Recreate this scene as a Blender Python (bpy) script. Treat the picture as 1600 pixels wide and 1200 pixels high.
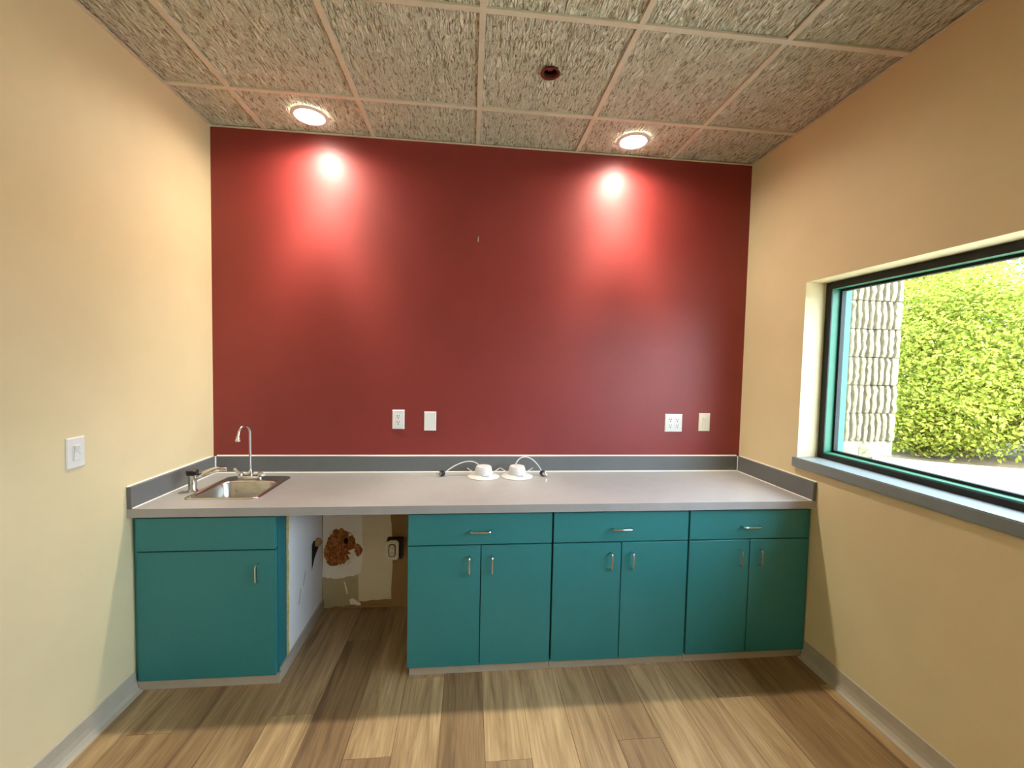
import bpy, bmesh, math, random
from mathutils import Vector, Matrix, noise

# ------------------------------------------------------------------ clear
for o in list(bpy.data.objects):
    bpy.data.objects.remove(o, do_unlink=True)
scene = bpy.context.scene
COL = scene.collection

# ------------------------------------------------------------------ room size (metres)
W = 3.283        # room width, x
H = 2.838        # ceiling height
YR = -4.70       # wall behind the camera
HC = 0.851       # countertop height
HB = 0.948       # backsplash top
DC = 0.643       # countertop depth
GZ = 0.86        # ground level outside the window

# ------------------------------------------------------------------ camera
cam_d = bpy.data.cameras.new('camera')
cam = bpy.data.objects.new('camera', cam_d)
COL.objects.link(cam)
cam_d.sensor_width = 36.0
cam_d.sensor_fit = 'HORIZONTAL'
cam_d.lens = 663.84 * 36.0 / 1600.0
cam_d.clip_start = 0.02
cam_d.clip_end = 300
_r = Vector((0.9948081, -0.09947341, 0.02149158))
_u = Vector((-0.01679046, 0.04785832, 0.998713))
_f = Vector((0.10037394, 0.99388864, -0.04593964))
cam.matrix_world = Matrix(((_r.x, _u.x, -_f.x, 1.4884),
                           (_r.y, _u.y, -_f.y, -2.6394),
                           (_r.z, _u.z, -_f.z, 1.5223),
                           (0, 0, 0, 1)))
scene.camera = cam

# ------------------------------------------------------------------ view
scene.view_settings.view_transform = 'Standard'
scene.view_settings.look = 'None'
scene.view_settings.gamma = 1.0
scene.view_settings.use_curve_mapping = False
scene.view_settings.exposure = 0.45

# ------------------------------------------------------------------ sky and sun
SUN_DIR = Vector((-0.30, -1.0, 1.15)).normalized()     # towards the sun
world = bpy.data.worlds.new('sky_world')
scene.world = world
world.use_nodes = True
wn = world.node_tree
wn.nodes.clear()
w_out = wn.nodes.new('ShaderNodeOutputWorld')
w_bg = wn.nodes.new('ShaderNodeBackground')
w_sky = wn.nodes.new('ShaderNodeTexSky')
w_sky.sky_type = 'NISHITA'
w_sky.sun_disc = False
w_sky.sun_elevation = math.asin(SUN_DIR.z)
w_sky.sun_rotation = math.atan2(SUN_DIR.x, SUN_DIR.y)
w_sky.air_density = 1.0
w_sky.dust_density = 6.0
w_sky.ozone_density = 1.0
w_haze = wn.nodes.new('ShaderNodeMixRGB')            # thin bright cloud veil over the whole sky
w_haze.inputs['Fac'].default_value = 0.6
w_haze.inputs['Color2'].default_value = (7.2, 8.8, 11.2, 1)
wn.links.new(w_sky.outputs['Color'], w_haze.inputs['Color1'])
wn.links.new(w_haze.outputs['Color'], w_bg.inputs['Color'])
w_bg.inputs['Strength'].default_value = 1.5
wn.links.new(w_bg.outputs['Background'], w_out.inputs['Surface'])

sun_d = bpy.data.lights.new('sun', 'SUN')
sun_d.energy = 3.0
sun_d.angle = math.radians(1.5)
sun_d.color = (1.0, 0.95, 0.86)
sun = bpy.data.objects.new('sun', sun_d)
COL.objects.link(sun)
sun.rotation_euler = SUN_DIR.to_track_quat('Z', 'Y').to_euler()
sun.location = (6, -8, 9)

LAMP_COLOR = (1.0, 0.90, 0.75)
LAMP_POWER = 1.0

# ================================================================== helpers
def srgb(r, g, b):
    def c(v):
        v /= 255.0
        return v / 12.92 if v <= 0.04045 else ((v + 0.055) / 1.055) ** 2.4
    return (c(r), c(g), c(b), 1.0)


class MB:
    """collects geometry, then links it as one mesh object"""
    def __init__(self):
        self.v, self.f, self.m = [], [], []

    def add(self, verts, faces, mat=0):
        n = len(self.v)
        self.v += [tuple(p) for p in verts]
        self.f += [tuple(i + n for i in q) for q in faces]
        self.m += [mat] * len(faces)
        return self

    def box(self, x0, x1, y0, y1, z0, z1, mat=0):
        return self.add([(x0, y0, z0), (x1, y0, z0), (x1, y1, z0), (x0, y1, z0),
                         (x0, y0, z1), (x1, y0, z1), (x1, y1, z1), (x0, y1, z1)],
                        [(0, 3, 2, 1), (4, 5, 6, 7), (0, 1, 5, 4), (1, 2, 6, 5), (2, 3, 7, 6), (3, 0, 4, 7)], mat)

    def loft(self, loops, cap0=True, cap1=True, mat=0):
        n = len(loops[0])
        vs = [p for L in loops for p in L]
        fs = []
        for k in range(len(loops) - 1):
            for i in range(n):
                j = (i + 1) % n
                fs.append((k * n + i, k * n + j, (k + 1) * n + j, (k + 1) * n + i))
        if cap0:
            fs.append(tuple(range(n))[::-1])
        if cap1:
            fs.append(tuple((len(loops) - 1) * n + i for i in range(n)))
        return self.add(vs, fs, mat)

    def lathe(self, prof, c=(0, 0, 0), axis='Z', n=28, cap0=True, cap1=True, mat=0):
        loops = []
        for r, h in prof:
            L = []
            for i in range(n):
                a = 2 * math.pi * i / n
                p = (r * math.cos(a), r * math.sin(a), h)
                if axis == 'Y':
                    p = (p[0], h, -p[1])
                elif axis == 'X':
                    p = (h, p[0], p[1])
                L.append((c[0] + p[0], c[1] + p[1], c[2] + p[2]))
            loops.append(L)
        return self.loft(loops, cap0, cap1, mat)

    def tube(self, path, r, n=10, mat=0, flat=None):
        """tube along a path; r number or list; flat=(side, up) scales an elliptical section"""
        pts = [Vector(p) for p in path]
        rs = r if isinstance(r, (list, tuple)) else [r] * len(pts)
        t0 = (pts[1] - pts[0]).normalized()
        ref = Vector((0, 0, 1)) if abs(t0.z) < 0.9 else Vector((1, 0, 0))
        s = t0.cross(ref).normalized()
        loops = []
        for i, p in enumerate(pts):
            a = pts[max(i - 1, 0)]
            b = pts[min(i + 1, len(pts) - 1)]
            t = (b - a).normalized()
            s = (s - t * s.dot(t)).normalized()
            u = s.cross(t).normalized()
            fs, fu = flat if flat else (1, 1)
            loops.append([p + s * (rs[i] * fs * math.cos(2 * math.pi * k / n)) + u * (rs[i] * fu * math.sin(2 * math.pi * k / n)) for k in range(n)])
        return self.loft(loops, True, True, mat)

    def build(self, name, mats, parent=None, bevel=0.0, smooth=False, seg=2, angle=35):
        o_ = origin(parent)
        me = bpy.data.meshes.new(name)
        me.from_pydata([(x - o_.x, y - o_.y, z - o_.z) for x, y, z in self.v], [], self.f)
        if not isinstance(mats, (list, tuple)):
            mats = [mats]
        for m in mats:
            me.materials.append(m)
        me.polygons.foreach_set('material_index', self.m)
        bm = bmesh.new()
        bm.from_mesh(me)
        bmesh.ops.recalc_face_normals(bm, faces=bm.faces)
        if bevel > 0:
            bmesh.ops.bevel(bm, geom=list(bm.edges), offset=bevel, segments=seg, affect='EDGES', clamp_overlap=True)
        bm.to_mesh(me)
        bm.free()
        if smooth or bevel > 0:
            me.shade_smooth()
            me.set_sharp_from_angle(angle=math.radians(angle))
        ob = bpy.data.objects.new(name, me)
        COL.objects.link(ob)
        if parent:
            ob.parent = parent
        return ob


def origin(p):
    v = Vector((0, 0, 0))
    while p:
        v += p.location
        p = p.parent
    return v


def thing(name, loc, label, cat, group=None):
    o = bpy.data.objects.new(name, None)
    o.empty_display_size = 0.05
    o.location = loc
    COL.objects.link(o)
    return tag(o, label, cat, group)


def tag(o, label=None, cat=None, group=None, kind=None):
    if label: o['label'] = label
    if cat: o['category'] = cat
    if group: o['group'] = group
    if kind: o['kind'] = kind
    return o


def rrect(x0, x1, y0, y1, r, z, n=6):
    pts = []
    for cx, cy, a0 in ((x1 - r, y1 - r, 0), (x0 + r, y1 - r, 90), (x0 + r, y0 + r, 180), (x1 - r, y0 + r, 270)):
        for k in range(n + 1):
            a = math.radians(a0 + 90 * k / n)
            pts.append((cx + r * math.cos(a), cy + r * math.sin(a), z))
    return pts


def bez(p0, p1, p2, p3, n=14):
    out = []
    for i in range(n + 1):
        t = i / n
        a = [(1 - t) ** 3, 3 * t * (1 - t) ** 2, 3 * t * t * (1 - t), t ** 3]
        out.append(tuple(a[0] * p0[k] + a[1] * p1[k] + a[2] * p2[k] + a[3] * p3[k] for k in range(3)))
    return out


# ------------------------------------------------------------------ materials
class NT:
    def __init__(self, name):
        self.mat = bpy.data.materials.new(name)
        self.mat.use_nodes = True
        self.t = self.mat.node_tree
        self.b = self.t.nodes['Principled BSDF']

    def n(self, kind, **kw):
        nd = self.t.nodes.new(kind)
        for k, v in kw.items():
            if k in nd.inputs:
                nd.inputs[k].default_value = v
            else:
                setattr(nd, k, v)
        return nd

    def l(self, a, b):
        self.t.links.new(a, b)

    def coords(self, scale=(1, 1, 1), kind='Object', rand=False):
        tc = self.n('ShaderNodeTexCoord')
        src = tc.outputs[kind]
        if rand:
            oi = self.n('ShaderNodeObjectInfo')
            mul = self.n('ShaderNodeVectorMath', operation='SCALE')
            mul.inputs[0].default_value = (37.0, 91.0, 53.0)
            self.l(oi.outputs['Random'], mul.inputs['Scale'])
            ad = self.n('ShaderNodeVectorMath', operation='ADD')
            self.l(src, ad.inputs[0]); self.l(mul.outputs[0], ad.inputs[1])
            src = ad.outputs[0]
        mp = self.n('ShaderNodeMapping')
        mp.inputs['Scale'].default_value = scale
        self.l(src, mp.inputs['Vector'])
        return mp.outputs['Vector']

    def noise(self, vec, scale=5, detail=3, rough=0.5, dist=0.0):
        nd = self.n('ShaderNodeTexNoise')
        nd.inputs['Scale'].default_value = scale
        nd.inputs['Detail'].default_value = detail
        nd.inputs['Roughness'].default_value = rough
        nd.inputs['Distortion'].default_value = dist
        self.l(vec, nd.inputs['Vector'])
        return nd.outputs['Fac']

    def ramp(self, fac, stops):
        r = self.n('ShaderNodeValToRGB')
        e = r.color_ramp.elements
        e[0].position, e[0].color = stops[0]
        e[1].position, e[1].color = stops[-1]
        for p, c in stops[1:-1]:
            k = e.new(p); k.color = c
        self.l(fac, r.inputs['Fac'])
        return r.outputs['Color']

    def mix(self, fac, a, b, mode='MIX'):
        m = self.n('ShaderNodeMixRGB', blend_type=mode)
        for s, v in (('Fac', fac), ('Color1', a), ('Color2', b)):
            if isinstance(v, (int, float, tuple)):
                m.inputs[s].default_value = v
            else:
                self.l(v, m.inputs[s])
        return m.outputs['Color']

    def bump(self, h, strength=0.2, dist=0.01, prev=None):
        b = self.n('ShaderNodeBump')
        b.inputs['Strength'].default_value = strength
        b.inputs['Distance'].default_value = dist
        self.l(h, b.inputs['Height'])
        if prev is not None:
            self.l(prev, b.inputs['Normal'])
        return b.outputs['Normal']

    def fin(self, color, rough=0.5, metal=0.0, normal=None, spec=None):
        for s, v in (('Base Color', color), ('Roughness', rough), ('Metallic', metal)):
            if isinstance(v, (int, float, tuple)):
                self.b.inputs[s].default_value = v
            else:
                self.l(v, self.b.inputs[s])
        if normal is not None:
            self.l(normal, self.b.inputs['Normal'])
        if spec is not None:
            self.b.inputs['Specular IOR Level'].default_value = spec
        return self.mat


def simple(name, c, rough=0.5, metal=0.0, var=0.06, scale=30, spec=None):
    t = NT(name)
    f = t.noise(t.coords(), scale, 3)
    lo = tuple(x * (1 - var) for x in c[:3]) + (1,)
    hi = tuple(min(1, x * (1 + var)) for x in c[:3]) + (1,)
    return t.fin(t.ramp(f, [(0.3, lo), (0.7, hi)]), rough, metal, None, spec)


def paint(name, c, rough=0.55, tex=220, bstr=0.10, var=0.05):
    """rolled wall paint: faint blotches and a fine nap"""
    t = NT(name)
    v = t.coords(kind='Object')
    a = t.noise(v, 1.7, 4, 0.6)
    lo = tuple(x * (1 - var) for x in c[:3]) + (1,)
    hi = tuple(min(1, x * (1 + var)) for x in c[:3]) + (1,)
    nb = t.noise(v, tex, 2, 0.6)
    return t.fin(t.ramp(a, [(0.3, lo), (0.7, hi)]), rough, 0, t.bump(nb, bstr, 0.004))


M = {}
M['tan'] = paint('tan_paint', srgb(223, 206, 163), 0.6)


def maroon():
    t = NT('maroon_paint')
    v = t.coords()
    a = t.noise(v, 1.3, 4, 0.6)
    v2 = t.coords((6, 1, 60))
    st = t.noise(v2, 3.0, 3, 0.6)           # faint roller and linen streaks
    c = t.ramp(a, [(0.3, srgb(128, 43, 40)), (0.7, srgb(142, 50, 46))])
    c = t.mix(t.ramp(st, [(0.35, (0, 0, 0, 1)), (0.75, (0.10, 0.10, 0.10, 1))]), c, srgb(158, 66, 66))
    nb = t.noise(v, 240, 2, 0.6)
    n2 = t.bump(st, 0.10, 0.004, t.bump(nb, 0.10, 0.004))
    return t.fin(c, 0.48, 0, n2)


M['maroon'] = maroon()
M['bare_tan'] = paint('bare_wall_paint', srgb(160, 126, 82), 0.8, 90, 0.2, 0.15)
M['cream_plaster'] = paint('cream_plaster', srgb(230, 218, 188), 0.85, 60, 0.25, 0.10)
M['white_plaster'] = paint('white_plaster', srgb(250, 248, 238), 0.85, 60, 0.25, 0.05)
M['olive_plaster'] = paint('olive_old_paint', srgb(188, 176, 138), 0.85, 60, 0.25, 0.10)


def torn():
    t = NT('torn_paper')
    v = t.coords()
    a = t.noise(v, 42, 5, 0.7, 0.8)
    c = t.ramp(a, [(0.25, srgb(84, 40, 16)), (0.48, srgb(158, 90, 40)), (0.70, srgb(214, 158, 100))])
    return t.fin(c, 0.9, 0, t.bump(a, 0.6, 0.01))


M['torn'] = torn()


def tile_mat():
    t = NT('fissured_ceiling_tile')
    v = t.coords((105, 23, 40), rand=True)
    f1 = t.noise(v, 1.0, 2.0, 0.45, 0.9)
    v2 = t.coords((230, 100, 60), rand=True)
    f2 = t.noise(v2, 1.0, 2.0, 0.5, 0.4)
    v3 = t.coords((5, 5, 5), rand=True)
    f3 = t.noise(v3, 1.0, 3.0, 0.6)
    pit = t.ramp(f1, [(0.34, (1, 1, 1, 1)), (0.42, (0, 0, 0, 1))])
    pin = t.ramp(f2, [(0.28, (1, 1, 1, 1)), (0.34, (0, 0, 0, 1))])
    base = t.ramp(f3, [(0.3, srgb(242, 240, 216)), (0.7, srgb(248, 247, 226))])
    rel = t.ramp(f1, [(0.34, (0.86, 0.85, 0.82, 1)), (0.62, (1, 1, 1, 1))])  # relief shading put into the colour, low spots darker
    base = t.mix(1.0, base, rel, 'MULTIPLY')
    c = t.mix(pit, base, srgb(178, 166, 136))  # dark pit colour stands in for shade inside the fissures
    c = t.mix(pin, c, srgb(140, 124, 98))
    ht = t.ramp(f1, [(0.30, (0, 0, 0, 1)), (0.62, (1, 1, 1, 1))])
    nrm = t.bump(f2, 0.35, 0.004, t.bump(ht, 1.0, 0.02))
    return t.fin(c, 0.95, 0, nrm, 0.1)


M['tile'] = tile_mat()
M['grid'] = simple('grid_enamel', srgb(216, 207, 185), 0.6, 0, 0.03, 12)
M['plenum'] = simple('plenum_dark', srgb(60, 55, 48), 0.9)


def plank_mat():
    t = NT('vinyl_plank')
    v = t.coords((20, 1.5, 1), rand=True)
    a = t.noise(v, 1.0, 4.5, 0.60, 0.8)
    v2 = t.coords((150, 5, 1), rand=True)
    b = t.noise(v2, 1.0, 3, 0.6, 0.2)
    oi = t.n('ShaderNodeObjectInfo')
    c = t.ramp(a, [(0.28, srgb(138, 112, 80)), (0.48, srgb(182, 154, 114)), (0.75, srgb(210, 184, 144))])
    c = t.mix(t.ramp(b, [(0.35, (0.35, 0.35, 0.35, 1)), (0.6, (0, 0, 0, 1))]), c, srgb(104, 80, 54))
    tone = t.ramp(oi.outputs['Random'], [(0.0, srgb(196, 184, 172)), (0.5, srgb(232, 224, 214)), (1.0, srgb(255, 250, 240))])
    c = t.mix(1.0, c, tone, 'MULTIPLY')
    return t.fin(c, t.ramp(a, [(0.3, (0.50, 0.50, 0.50, 1)), (0.7, (0.38, 0.38, 0.38, 1))]), 0, t.bump(b, 0.08, 0.002))


M['plank'] = plank_mat()
M['subfloor'] = simple('subfloor', srgb(70, 52, 34), 0.9)


def laminate(name, c, rough):
    t = NT(name)
    v = t.coords()
    a = t.noise(v, 420, 2, 0.7)
    b = t.noise(v, 9, 4, 0.6)
    lo = tuple(x * 0.86 for x in c[:3]) + (1,)
    hi = tuple(x * 1.12 for x in c[:3]) + (1,)
    cc = t.mix(0.35, t.ramp(a, [(0.35, lo), (0.65, hi)]), t.ramp(b, [(0.3, lo), (0.7, hi)]))
    return t.fin(cc, rough, 0, None, 0.5)


M['laminate'] = laminate('grey_laminate', srgb(164, 162, 160), 0.33)
M['splash'] = laminate('grey_splash_laminate', srgb(106, 108, 108), 0.40)
M['sill'] = laminate('grey_sill_laminate', srgb(128, 136, 136), 0.42)
M['caulk'] = simple('white_caulk', srgb(240, 236, 226), 0.5, 0, 0.03, 80)
M['base'] = simple('vinyl_cove_base', srgb(176, 166, 148), 0.5, 0, 0.05, 14)


def teal_mat():
    t = NT('teal_laminate')
    v = t.coords()
    a = t.noise(v, 260, 2, 0.6)
    b = t.noise(v, 4, 3, 0.6)
    c = t.mix(0.5, t.ramp(a, [(0.35, srgb(38, 117, 120)), (0.65, srgb(50, 133, 136))]), t.ramp(b, [(0.3, srgb(40, 121, 124)), (0.7, srgb(48, 129, 132))]))
    return t.fin(c, 0.42, 0, t.bump(a, 0.04, 0.002))


M['teal'] = teal_mat()
M['teal_edge'] = simple('teal_edge_band', srgb(32, 116, 122), 0.45)
M['case_dark'] = simple('cabinet_case', srgb(14, 40, 40), 0.7)
M['white_panel'] = paint('white_panel_board', srgb(246, 247, 247), 0.6, 60, 0.1, 0.04)
M['glue'] = simple('old_yellow_glue', srgb(206, 186, 110), 0.7, 0, 0.2, 40)
M['chrome'] = simple('chrome', srgb(215, 215, 215), 0.16, 1.0, 0.03, 30)
M['steel'] = NT('brushed_steel').mat
_t = NT('brushed_stainless')
_v = _t.coords((4, 90, 4))
_a = _t.noise(_v, 6, 3, 0.6)
M['steel'] = _t.fin(_t.ramp(_a, [(0.3, srgb(186, 182, 174)), (0.7, srgb(208, 204, 196))]), 0.27, 1.0, _t.bump(_a, 0.03, 0.002))
M['black'] = simple('black_plastic', srgb(16, 16, 17), 0.4)
M['hole'] = simple('dark_void', srgb(14, 11, 9), 0.9)
M['white'] = simple('white_plastic', srgb(228, 227, 222), 0.38, 0, 0.02, 30)
M['trim_white'] = simple('white_enamel', srgb(206, 206, 204), 0.38, 0, 0.02, 30)
M['ivory'] = simple('ivory_plastic', srgb(232, 226, 206), 0.4, 0, 0.02, 30)
M['slot'] = simple('slot_shadow', srgb(52, 48, 44), 0.7)
M['offwhite_metal'] = simple('bright_chrome_lever', srgb(232, 228, 218), 0.22, 0.7, 0.03)
M['copper'] = simple('rusty_escutcheon', srgb(112, 54, 44), 0.5, 0.5, 0.2, 60)
M['green'] = simple('green_window_frame', srgb(56, 130, 100), 0.42, 0, 0.04, 20)
M['gasket'] = simple('black_gasket_and_shade', srgb(20, 24, 24), 0.6)  # gasket rubber, also the painted shade on the frame's room-side faces
M['wood'] = simple('raw_wood', srgb(176, 140, 92), 0.8, 0, 0.15, 40)


def glass_mat():
    m = bpy.data.materials.new('window_glass')
    m.use_nodes = True
    t = m.node_tree
    t.nodes.clear()
    o = t.nodes.new('ShaderNodeOutputMaterial')
    tr = t.nodes.new('ShaderNodeBsdfTransparent'); tr.inputs['Color'].default_value = (0.95, 0.98, 0.96, 1)
    gl = t.nodes.new('ShaderNodeBsdfGlossy'); gl.inputs['Roughness'].default_value = 0.02
    gm = t.nodes.new('ShaderNodeNewGeometry')              # Schlick reflectance, the same for both faces of the pane
    dt_ = t.nodes.new('ShaderNodeVectorMath'); dt_.operation = 'DOT_PRODUCT'
    t.links.new(gm.outputs['Incoming'], dt_.inputs[0]); t.links.new(gm.outputs['Normal'], dt_.inputs[1])
    def mth(op, a, b=None):
        n = t.nodes.new('ShaderNodeMath'); n.operation = op
        for k, v in enumerate((a, b)):
            if v is None: continue
            if isinstance(v, float): n.inputs[k].default_value = v
            else: t.links.new(v, n.inputs[k])
        return n.outputs[0]
    ab = mth('ABSOLUTE', dt_.outputs['Value'])
    fr = mth('ADD', mth('MULTIPLY', mth('POWER', mth('SUBTRACT', 1.0, ab), 5.0), 0.96), 0.035)
    mx = t.nodes.new('ShaderNodeMixShader')
    t.links.new(fr, mx.inputs[0]); t.links.new(tr.outputs[0], mx.inputs[1]); t.links.new(gl.outputs[0], mx.inputs[2])
    t.links.new(mx.outputs[0], o.inputs['Surface'])
    return m


M['glass'] = glass_mat()


def emit_mat(name, c, s):
    m = bpy.data.materials.new(name)
    m.use_nodes = True
    b = m.node_tree.nodes['Principled BSDF']
    b.inputs['Base Color'].default_value = (0.9, 0.9, 0.9, 1)
    b.inputs['Emission Color'].default_value = c
    b.inputs['Emission Strength'].default_value = s
    return m


M['lens'] = emit_mat('lit_diffuser', (1.0, 0.93, 0.84, 1), 14.0)


def block_mat():
    t = NT('split_face_block')
    v = t.coords(rand=True)
    a = t.noise(v, 30, 4, 0.65)
    c = t.ramp(a, [(0.3, srgb(100, 97, 82)), (0.7, srgb(124, 121, 104))])
    return t.fin(c, 0.95, 0, t.bump(a, 0.4, 0.01))


M['block'] = block_mat()
M['mortar'] = simple('mortar', srgb(70, 68, 58), 0.95, 0, 0.1, 20)
M['concrete'] = simple('pale_concrete', srgb(198, 194, 180), 0.9, 0, 0.08, 6)
M['soil'] = simple('mulch_soil', srgb(96, 84, 60), 0.95, 0, 0.25, 12)
M['stucco'] = simple('outer_stucco', srgb(200, 190, 165), 0.95, 0, 0.06, 12)


def leaf_mat(name, c1, c2, c3):
    m = bpy.data.materials.new(name)
    m.use_nodes = True
    t = m.node_tree
    t.nodes.clear()
    o = t.nodes.new('ShaderNodeOutputMaterial')
    gm = t.nodes.new('ShaderNodeNewGeometry')
    rp = t.nodes.new('ShaderNodeValToRGB')
    e = rp.color_ramp.elements
    e[0].position, e[0].color = 0.0, c1
    e[1].position, e[1].color = 1.0, c3
    k = e.new(0.5); k.color = c2
    t.links.new(gm.outputs['Random Per Island'], rp.inputs['Fac'])
    d = t.nodes.new('ShaderNodeBsdfDiffuse')
    tl = t.nodes.new('ShaderNodeBsdfTranslucent')
    mx = t.nodes.new('ShaderNodeMixShader'); mx.inputs[0].default_value = 0.42
    t.links.new(rp.outputs[0], d.inputs[0]); t.links.new(rp.outputs[0], tl.inputs[0])
    t.links.new(d.outputs[0], mx.inputs[1]); t.links.new(tl.outputs[0], mx.inputs[2])
    t.links.new(mx.outputs[0], o.inputs['Surface'])
    return m


M['leaf_yellow'] = leaf_mat('yellow_green_leaf', srgb(96, 112, 42), srgb(138, 150, 60), srgb(176, 178, 88))
M['leaf_green'] = leaf_mat('fresh_green_leaf', srgb(82, 106, 48), srgb(118, 138, 62), srgb(158, 166, 84))
M['bark'] = simple('bark', srgb(110, 90, 66), 0.95, 0, 0.2, 30)

# ================================================================== the setting
random.seed(4)

# ---- floor: sub-floor with single planks
floor = MB().box(-0.14, W + 0.14, YR - 0.14, 0.14, -0.12, -0.004).build('floor', M['subfloor'])
tag(floor, 'tan wood-look vinyl plank floor running towards the maroon wall', 'floor', kind='structure')
PW, PL, GAP = 0.181, 1.22, 0.0012
pl_mesh = None
col = 0
x = -0.055
while x < W:
    offs = (col * 0.427 + random.uniform(-0.08, 0.08)) % PL
    y1 = 0.0 + offs
    while y1 > YR:
        a, b = max(y1 - PL, YR), min(y1, 0.0)
        xa, xb = max(x, 0.0), min(x + PW, W)
        if b - a > 0.01 and xb - xa > 0.01:
            full = abs((b - a) - PL) < 1e-6 and abs((xb - xa) - PW) < 1e-6
            if full and pl_mesh:
                p = bpy.data.objects.new('plank', pl_mesh)
                COL.objects.link(p)
                p.parent = floor
            else:
                cx_, cy_ = (xa + xb) / 2, (a + b) / 2
                p = MB().box(xa - cx_ + GAP / 2, xb - cx_ - GAP / 2, a - cy_ + GAP / 2, b - cy_ - GAP / 2, -0.004, 0.0).build('plank', M['plank'], bevel=0.0006, seg=1)
                p.parent = floor
                if full:
                    pl_mesh = p.data
            p.location = ((xa + xb) / 2, (a + b) / 2, 0)
        y1 -= PL
    x += PW
    col += 1

# ---- walls
wb = MB()
wb.box(-0.14, W, 0.0, 0.14, HC - 0.03, H + 0.12, 0)
wb.box(-0.14, W, 0.0, 0.14, -0.12, HC - 0.03, 1)
wall_back = wb.build('wall_back', [M['maroon'], M['bare_tan']])
tag(wall_back, 'maroon painted accent wall behind the counter', 'wall', kind='structure')
wall_left = MB().box(-0.14, 0.0, YR - 0.14, 0.0, -0.12, H + 0.12).build('wall_left', M['tan'])
tag(wall_left, 'tan painted side wall with the light switch', 'wall', kind='structure')
wall_front = MB().box(0.0, W, YR - 0.14, YR, -0.12, H + 0.12).build('wall_front', M['tan'])
tag(wall_front, 'tan wall at the near end of the room', 'wall', kind='structure')

WY0, WY1, WZ0, WZ1 = -3.45, -0.500, 1.048, 1.997       # window opening, unseen near end lengthened to admit more light
WT = 0.27                                              # outer wall thickness
wr = MB()
wr.box(W, W + WT, YR - 0.14, WY0, -0.12, H + 0.12)
wr.box(W, W + WT, WY1, 0.14, -0.12, H + 0.12)
wr.box(W, W + WT, WY0, WY1, -0.12, 0.996)
wr.box(W, W + WT, WY0, WY1, WZ1, H + 0.12)
wall_right = wr.build('wall_right', [M['tan']])
tag(wall_right, 'tan painted side wall holding the wide window', 'wall', kind='structure')

# ---- ceiling: slab above, tiles and grid bars
ceiling = MB().box(-0.14, W + WT, YR - 0.14, 0.14, H + 0.12, H + 0.24).build('ceiling', M['plenum'])
tag(ceiling, 'suspended ceiling of fissured tiles in a metal grid', 'ceiling', kind='structure')
T = 0.6096
xs = [0.0] + [0.2974 + i * T for i in range(5)] + [W]
ys = [0.0, -0.374]
while ys[-1] - 0.615 > YR:
    ys.append(ys[-1] - 0.6155)
ys.append(YR)
SPR = (1.829, -0.686)
for i in range(len(xs) - 1):
    for j in range(len(ys) - 1):
        xa, xb, ya, yb = xs[i], xs[i + 1], ys[j + 1], ys[j]
        cx_, cy_ = (xa + xb) / 2, (ya + yb) / 2
        m = 0.004
        if xa < SPR[0] < xb and ya < SPR[1] < yb:          # tile drilled for the sprinkler
            hx, hy, hr = SPR[0] - cx_, SPR[1] - cy_, 0.036
            x0_, x1_, y0_, y1_ = xa - cx_ + m, xb - cx_ - m, ya - cy_ + m, yb - cy_ - m
            angs = sorted([2 * math.pi * k / 32 for k in range(32)] +
                          [math.atan2(yy - hy, xx - hx) % (2 * math.pi) for xx in (x0_, x1_) for yy in (y0_, y1_)])
            outer, inner = [], []
            for a in angs:
                c_, s_ = math.cos(a), math.sin(a)
                tt = min(((x1_ - hx) / c_ if c_ > 1e-9 else (x0_ - hx) / c_ if c_ < -1e-9 else 1e9),
                         ((y1_ - hy) / s_ if s_ > 1e-9 else (y0_ - hy) / s_ if s_ < -1e-9 else 1e9))
                outer.append((hx + c_ * tt, hy + s_ * tt)); inner.append((hx + c_ * hr, hy + s_ * hr))
            z0, z1 = H + 0.008, H + 0.022
            mb = MB()
            mb.loft([[(p[0], p[1], z1) for p in inner], [(p[0], p[1], z0) for p in inner], [(p[0], p[1], z0) for p in outer], [(p[0], p[1], z1) for p in outer]], False, False)
            t_ = mb.build('ceiling_tile', M['tile'])
        else:
            dz = 0.0
            t_ = MB().box(xa - cx_ + m, xb - cx_ - m, ya - cy_ + m, yb - cy_ - m, H + 0.008, H + 0.022).build('ceiling_tile', M['tile'])
            if i == 4 and j == 2:                          # one tile sits a little off its grid corner
                t_.rotation_euler = (math.radians(-0.1), math.radians(-0.16), 0)
                t_.location.z = 0.0015
        t_.parent = ceiling
        t_.location.x, t_.location.y = cx_, cy_
for gx in xs[1:-1]:
    MB().box(gx - 0.012, gx + 0.012, YR, 0, H - 0.001, H + 0.0075).build('grid_bar', M['grid'], ceiling)
for k, gy in enumerate(ys[1:-1]):
    MB().box(0, W, gy - 0.012, gy + 0.012, H - 0.0014, H + 0.0072).build('grid_bar', M['grid'], ceiling)
# wall angle round the edge
MB().box(0, W, -0.014, -0.0005, H - 0.002, H + 0.002).build('edge_angle', M['grid'], ceiling)
MB().box(0.0005, 0.014, YR, -0.014, H - 0.002, H + 0.002).build('edge_angle', M['grid'], ceiling)
MB().box(W - 0.014, W - 0.0005, YR, -0.014, H - 0.002, H + 0.002).build('edge_angle', M['grid'], ceiling)


# ---- vinyl cove base
def cove(name, x_wall, sgn, y0, y1, label):
    prof = [(0.0, 0.0), (0.034, 0.0), (0.034, 0.003), (0.020, 0.009), (0.011, 0.022), (0.007, 0.045), (0.005, 0.088), (0.0, 0.092)]
    mb = MB()
    mb.loft([[(x_wall + sgn * d, y, z) for d, z in prof] for y in (y0, y1)])
    return tag(mb.build(name, M['base']), label, 'baseboard', kind='structure')


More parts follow.
